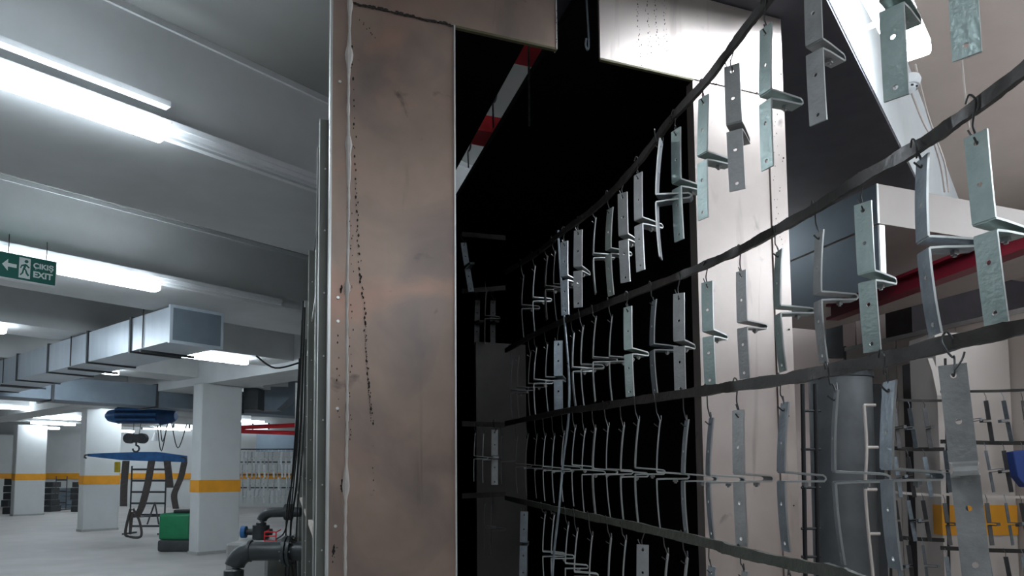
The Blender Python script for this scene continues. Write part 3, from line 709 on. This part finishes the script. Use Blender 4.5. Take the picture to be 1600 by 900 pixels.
ROWS = {
 'top': (1, [(1493,-228,1495,88,15,0),(1386,-145,1388,147,20,0),(1268,-42,1270,188,32,1),(1195,42,1192,258,50,0),(1143,102,1147,299,15,1),(1098,152,1094,338,50,0),(1055,203,1057,375,50,0),
     (1027,222,1024,402,100,2),(996,272,998,423,48,1),(972,302,975,440,30,1),(950,326,950,460,58,0),(927,343,926,458,84,1),(903,360,902,479,25,1),(881,378,882,492,35,2),
     (864,395,866,500,90,3),(852,402,851,500,80,3),(833,418,832,518,86,2),(815,432,815,528,85,3)]),
 'second': (2, [(1523,210,1538,505,32,0),(1433,248,1440,523,62,2),(1347,318,1353,548,30,0),(1275,363,1275,565,64,1),(1212,392,1213,580,66,0),(1157,424,1159,590,42,1),(1104,441,1106,602,30,0),
     (1060,459,1060,614,24,1),(1018,470,1018,617,68,2),(980,480,982,619,42,0),(952,497,951,627,87,1),(927,499,925,627,86,1),(907,513,908,635,92,1),(893,522,895,634,82,2),(872,533,872,647,12,2),
     (852,540,853,645,88,2),(835,545,833,648,86,2),(826,552,825,652,90,3),(808,560,808,655,88,3),(798,565,798,658,88,3)]),
 'third': (3, [(1488,572,1508,897,0,1),(1382,597,1380,887,60,2),(1298,612,1300,880,82,2),(1220,630,1216,860,66,2),(1152,642,1153,852,48,1),(1106,654,1104,843,74,2),(1068,657,1064,835,76,2),
     (1026,658,1024,828,89,1),(993,657,990,815,86,1),(970,667,968,814,86,1),(946,667,948,808,90,1),(926,670,925,803,83,1),(910,675,908,800,90,1),(895,670,892,790,90,1),(878,678,876,783,90,2),
     (863,682,862,785,86,2),(849,682,848,782,90,1),(836,682,835,778,90,3),(822,682,820,775,90,3),(806,684,806,770,90,3)]),
 'fourth': (4, [(1232,905,1232,1130,60,2),(1158,893,1156,1100,70,1),(1108,886,1106,1070,60,2),(1068,872,1066,1050,84,1),(1038,866,1036,1035,86,1),(1004,852,1002,1010,10,1),(973,845,972,1000,88,1),
     (950,842,950,990,86,1),(921,838,920,975,88,1),(898,832,896,962,88,1),(884,822,882,945,88,1),(862,806,860,930,88,2),(848,805,848,925,90,2),(819,800,817,900,8,2)]),
}
def rot_for(theta, px, tx, ty=0):
    a = math.atan((px-800)/FPX)
    view = Matrix.Rotation(-a, 3, 'Z')
    tilt = view @ Matrix.Rotation(tx, 3, 'Y') @ Matrix.Rotation(ty, 3, 'X') @ view.inverted()
    return (tilt @ Matrix.Rotation(math.radians(theta) - a, 3, 'Z'))
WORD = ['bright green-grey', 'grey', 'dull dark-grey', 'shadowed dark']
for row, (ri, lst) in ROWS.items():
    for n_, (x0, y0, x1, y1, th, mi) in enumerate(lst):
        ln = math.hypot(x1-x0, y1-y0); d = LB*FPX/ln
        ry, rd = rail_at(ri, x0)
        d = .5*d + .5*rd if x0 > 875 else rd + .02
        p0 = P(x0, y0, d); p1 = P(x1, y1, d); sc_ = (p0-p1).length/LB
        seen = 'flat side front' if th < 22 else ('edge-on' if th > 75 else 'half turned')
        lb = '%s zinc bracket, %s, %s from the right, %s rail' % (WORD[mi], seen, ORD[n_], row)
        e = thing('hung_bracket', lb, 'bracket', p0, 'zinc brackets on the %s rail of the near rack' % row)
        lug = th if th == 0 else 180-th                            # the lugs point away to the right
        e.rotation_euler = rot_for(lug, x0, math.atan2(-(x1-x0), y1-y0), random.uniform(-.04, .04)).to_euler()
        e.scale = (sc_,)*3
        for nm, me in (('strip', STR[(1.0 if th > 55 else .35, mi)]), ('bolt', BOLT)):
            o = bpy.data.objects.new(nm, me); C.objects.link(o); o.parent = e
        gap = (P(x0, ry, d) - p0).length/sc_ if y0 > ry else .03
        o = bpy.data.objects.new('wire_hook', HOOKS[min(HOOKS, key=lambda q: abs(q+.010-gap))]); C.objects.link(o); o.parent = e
# deep brackets in the dark booth
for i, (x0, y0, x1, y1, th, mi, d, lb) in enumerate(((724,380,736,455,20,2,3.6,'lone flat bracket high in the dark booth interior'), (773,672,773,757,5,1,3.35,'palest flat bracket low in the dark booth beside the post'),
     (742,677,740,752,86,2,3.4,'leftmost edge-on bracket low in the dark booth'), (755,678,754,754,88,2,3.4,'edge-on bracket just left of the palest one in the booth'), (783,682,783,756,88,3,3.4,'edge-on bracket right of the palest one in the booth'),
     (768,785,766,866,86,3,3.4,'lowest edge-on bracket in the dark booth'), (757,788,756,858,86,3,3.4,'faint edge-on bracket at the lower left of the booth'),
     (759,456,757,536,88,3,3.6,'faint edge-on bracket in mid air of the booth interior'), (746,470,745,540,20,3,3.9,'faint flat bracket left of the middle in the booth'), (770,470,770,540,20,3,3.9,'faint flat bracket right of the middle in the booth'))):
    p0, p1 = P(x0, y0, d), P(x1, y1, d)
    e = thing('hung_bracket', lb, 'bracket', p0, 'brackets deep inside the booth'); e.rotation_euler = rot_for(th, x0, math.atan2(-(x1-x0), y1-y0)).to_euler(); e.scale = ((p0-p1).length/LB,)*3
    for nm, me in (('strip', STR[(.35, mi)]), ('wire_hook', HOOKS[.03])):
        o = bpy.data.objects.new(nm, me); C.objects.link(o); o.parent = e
dr = thing('inner_rack', 'dark inner rack rails deep inside the booth', 'rack', P(750, 660, 3.5))
for a, b in (((722, 366, 3.62), (790, 372, 3.62)), ((722, 455, 3.7), (790, 450, 3.7)), ((722, 662, 3.4), (790, 664, 3.4)), ((722, 775, 3.42), (790, 772, 3.42))):
    bm = nb(); ribbon(bm, [P(*a), P(*b)], UP*.012, Y*.004); obj('rail', bm, railm, dr)

# ================================================================== RIGHT BACKGROUND
# upper box duct, booth-aligned
cR = P(1373, 349, 4.07)
darkside = mat('dark_blue_grey_sheet', (.085, .105, .125), .35, .4, var=.12, scale=2)
bx = thing('box_duct', 'grey and cream rectangular duct box below the smoke detector', 'duct', cR)
hR = P(1373, 287, 4.07).z - cR.z
bm = nb(); obox(bm, cR, dF*1.9, dD*2.6, UP*hR); obj('duct_body', bm, mat('beige_box_sheet', (.40, .345, .315), .5, .1, var=.06, scale=2), bx)
bm = nb(); obox(bm, cR - dF*.006, dF*.005, dD*2.6, UP*hR); obj('side_sheet', bm, darkside, bx)
bm = nb(); obox(bm, cR - dF*.008 - dD*.004, dF*.012, dD*.006, UP*hR); obj('folded_edge', bm, edgem, bx)
zl = P(1383, 445, 4.07).z
bm = nb(); obox(bm, V((cR.x, cR.y, zl)) - dF*.005, dF*.02, dD*2.6, UP*(cR.z-zl-.012)); obj('lower_sheet', bm, darkside, bx)
bm = nb(); obox(bm, V((cR.x, cR.y, zl)) - dF*.008 - dD*.012, dF*.04, dD*.012, UP*(cR.z-zl-.012)); obj('folded_edge', bm, edgem, bx)
for q in (.9, 1.8):
    bm = nb(); obox(bm, cR - dF*.009 + dD*q + UP*(zl-cR.z), dF*.004, dD*.012, UP*(cR.z-zl+hR)); obj('seam', bm, dgrey, bx)
# red beam
a, b = P(1640, 348, 3.55), P(1300, 480, 5.3)
bm = nb(); dd_ = (b-a); n_ = V((dd_.y, -dd_.x, 0)).normalized()
obox(bm, a - n_*.05, dd_, n_*.1, UP*.02); obox(bm, a - n_*.01, dd_, n_*.02, UP*-.08); obox(bm, a - n_*.05 - UP*.1, dd_, n_*.1, UP*.02)
tag(obj('red_girder', bm, redm), 'dark red steel girder rising to the right below the duct box', 'girder')
# cream partition of panels, along dD
cp = P(1640, 482, 4.35); cp.z = 0
pw = thing('cream_partition', 'cream sheet partition wall with bright top edge at the right', 'partition', cp)
hp = P(1440, 525, 5.3).z
for i in range(5):
    bm = nb(); o_ = cp + dD*(-.9 + i*.52); obox(bm, o_, dD*.51, dF*.04, UP*hp); obj('panel', bm, creamw, pw)
bm = nb(); obox(bm, cp + dD*-.9 + UP*hp - dF*.01, dD*2.6, dF*.06, UP*.03); obj('top_rim', bm, edgem, pw)
# dark backdrop cabinet above the partition
bm = nb(); q = P(1425, 500, 6.4); obox(bm, V((q.x, 6.4, EYE+.9)), dF*3.5, dD*.3, UP*.95); tag(obj('dark_enclosure', bm, mat('dark_brown_panel', (.04, .034, .037), .9, spec=.08)), 'dark brown enclosure above the cream partition', 'panel')
# pink panel wall joints (background) with dark opening
for i, xx in enumerate((1320, 1395)):
    q = P(xx, 560, 7.4); bm = nb(); obox(bm, V((q.x, 7.4, 0)), X*.02, Y*.03, UP*2.9); o = struct('trim_%d' % (3+i), bm, dgrey)
wq = P(1243, 900, 7.45)
for i in range(4):
    bm = nb(); q0 = P(1240+i*52, 700, 7.5); obox(bm, V((q0.x, 7.5, 0)), X*.335, Y*.05, UP*4.1); o = obj('wall_panel', bm, pinkw); tag(o, '%s from the left of the pinkish wall panels behind the racks' % ORD[i], 'panel', 'pinkish wall panels')
bm = nb(); q0 = P(1290, 560, 7.44); obox(bm, V((q0.x, 7.4, q0.z)), X*.17, Y*.04, UP*.50); tag(obj('dark_slot', bm, dgrey), 'narrow dark opening in the pinkish panels', 'opening')
# near right column with orange band
pc = P(1476, 900, 4.6); 
rc = thing('column', 'cream column with orange band behind the small bracket racks at the right', 'column', V((pc.x, 4.6, 0)))
rc['kind'] = 'structure'
ztop = P(1476, 520, 4.6).z
bm = nb(); obox(bm, V((pc.x, 4.6, 0)), X*.47, Y*.3, UP*(ztop)); obox(bm, V((pc.x+.47, 4.63, 0)), X*.4, Y*.3, UP*ztop); obj('shaft', bm, creamw, rc)
z0, z1 = P(1476, 836, 4.6).z, P(1476, 789, 4.6).z
bm = nb(); obox(bm, V((pc.x-.004, 4.594, z0)), X*.476, Y*.1, UP*(z1-z0)); obox(bm, V((pc.x+.472, 4.624, z0)), X*.4, Y*.1, UP*(z1-z0)); obj('painted_stripe', bm, orange, rc)
# dark post
bm = nb(); q = P(1437, 900, 5.0); obox(bm, V((q.x, 5.0, 0)), X*.14, Y*.12, UP*P(1437, 560, 4.8).z)
tag(obj('dark_post', bm, mat('dark_brown_post', (.05, .042, .044), .6)), 'dark brown upright post left of the orange banded column', 'post')
bm = nb(); ribbon(bm, [P(1452, 560, 4.5), P(1459, 580, 4.5), P(1467, 618, 4.5)], X*.016, Y*.01); tag(obj('white_strut', bm, creamw), 'short white slanted strut left of the big flat bracket', 'strut')
# dark tank
tk = P(1322, 900, 4.9); tk.z = 0
tt = thing('dark_tank', 'dark grey vertical tank behind the brackets right of the steel post', 'tank', tk)
zt_ = P(1322, 592, 4.9).z
bm = nb(); cyl(bm, tk, tk+UP*zt_, .20, 32); obj('shell', bm, mat('tank_grey', (.17, .175, .18), .5, .3), tt, True)
bm = nb(); cyl(bm, tk+UP*zt_, tk+UP*(zt_+.03), .21, 32); obj('rim', bm, dgrey, tt, True)
bm = nb(); q = P(1368, 900, 5.2); obox(bm, V((q.x, 5.2, 0)), X*.09, Y*.2, UP*P(1367, 600, 5.2).z); tag(obj('grey_cabinet', bm, mat('grey_cab', (.13, .135, .14), .6)), 'grey narrow cabinet right of the dark tank', 'cabinet')
# dark ladder frame right next to steel post
fd = thing('ladder_frame', 'black ladder-like frame directly right of the steel post', 'frame', P(1265, 900, 3.8))
for x_ in (1254, 1274):
    bm = nb(); cyl(bm, P(x_, 600, 3.8), P(x_+6, 1000, 3.8), .012, 8); obj('upright', bm, blackp, fd)
for y_ in (642, 702, 762, 826, 870):
    bm = nb(); cyl(bm, P(1252, y_, 3.8), P(1282, y_, 3.8), .008, 6); obj('rung', bm, blackp, fd)
# white side frame of the small racks
wf = thing('white_rack_frame', 'thin white rack end frame with short stubs beside the dark tank', 'frame', P(1360, 890, 4.4))
bm = nb(); tube(bm, smooth_path([P(*p) for p in ((1350, 633, 4.4), (1354, 700, 4.4), (1352, 765, 4.4), (1357, 833, 4.4), (1364, 900, 4.4), (1368, 960, 4.4))]), .010, 8); obj('upright', bm, creamw, wf, True)
for x_, y_ in ((1350, 633), (1354, 699), (1352, 765), (1357, 834)):
    bm = nb(); cyl(bm, P(x_, y_, 4.4), P(x_+18, y_, 4.4), .009, 8); obj('stub', bm, creamw, wf)
# small racks
sm_me = [flat_bracket_mesh('small_bracket', m, .25, .026) for m in (darkz, galv3)]
for nm, lab, rails_, cols, x0, x1, d in (
   ('left', 'small rack of brackets before the pinkish cream panels', ((624, 700-700), (700, 0), (768, 0), (838, 0)), (1398, 1420, 1443), 1388, 1475, 4.5),
   ('right', 'small rack of brackets before the orange banded column', ((612, 0), (690, 0), (772, 0), (856, 0)), (1478, 1508, 1541, 1570, 1597), 1470, 1640, 4.35)):
    r_ = thing('bracket_rack', lab, 'rack', P((x0+x1)/2, 860, d))
    for xx in (x0-2, x1+2) if nm == 'left' else (x1+10,):
        bm = nb(); cyl(bm, P(xx, 560, d), P(xx+8, 1000, d), .008, 6); obj('upright', bm, railm, r_)
    for i, (y_, _) in enumerate(rails_):
        sl = -4 if nm == 'right' and i == 0 else (6 if i > 1 else 2)
        bm = nb(); ribbon(bm, smooth_path([P(x0, y_, d), P((x0+x1)/2, y_+sl/2+1, d), P(x1, y_+sl, d)]), UP*(.012 if i in (1, 3) else .008), Y*.005); obj('rail', bm, railm if i != 2 else creamw, r_)
        for j, x_ in enumerate(cols):
            o = bpy.data.objects.new('small_bracket', sm_me[(i+j) % 2]); C.objects.link(o)
            o.location = P(x_+random.uniform(-2, 2), y_+14, d-.008)
            o.rotation_euler = rot_for(random.choice((20, 35, 60, -30)), x_, -.10+random.uniform(-.03, .03)).to_euler()
            tag(o, 'small dark bracket, %s from the left on the %s rail of the %s background rack' % (ORD[j], ORD[i], nm), 'bracket', 'brackets on the %s background rack' % nm)
bm = nb(); q = P(1592, 735, 4.0); prism(bm, [P(1583, 706, 4), P(1600, 703, 4), P(1625, 712, 4), P(1622, 752, 4), P(1604, 762, 4), P(1590, 745, 4)], Y*.06); bevel(bm, .004, 1)
tag(obj('blue_bag', bm, mat('deep_blue', (.02, .05, .22), .6)), 'deep blue hanging bag at the right edge', 'bag')
# second cross rail of fine lines over cream wall
# smoke detector and conduits on the ceiling right
dt = AB(4.55, .30, HS)
dp = P(1418, 136, 3.8)
det = thing('smoke_detector', 'white round smoke detector below the strip lamp', 'detector', dp)
bm = nb(); tube(bm, [dp+UP*.05, dp+UP*.03, dp+UP*.0], [.062, .068, .058], 20); obj('base', bm, white, det, True)
bm = nb(); tube(bm, [dp, dp-UP*.02, dp-UP*.035], [.045, .042, .02], 20); obj('sensor_head', bm, white, det, True)
bm = nb()
for a in range(8): cbox(bm, dp + V((math.cos(a*PI/4)*.043, math.sin(a*PI/4)*.043, -.012)), X*.012, Y*.012, UP*.008)
obj('vent', bm, blackp, det)
bm = nb(); cyl(bm, dp+UP*.05, V((dp.x, dp.y, EYE+HS)), .008, 8); obj('stem', bm, white, det)
for i, pts in enumerate(([(1430, 100), (1447, 170), (1462, 215), (1476, 255), (1482, 300)], [(1424, 145), (1442, 190), (1458, 220), (1470, 260), (1476, 300)], [(1502, 85), (1508, 150), (1514, 200)])):
    bm = nb(); tube(bm, smooth_path([P(a_, b_, 4.0+.1*j) for j, (a_, b_) in enumerate(pts)]), .006, 6)
    tag(obj('conduit', bm, creamw, smooth=True), '%s cream conduit below the ceiling at upper right' % ('right hand', 'left hand', 'short outer')[i], 'conduit')
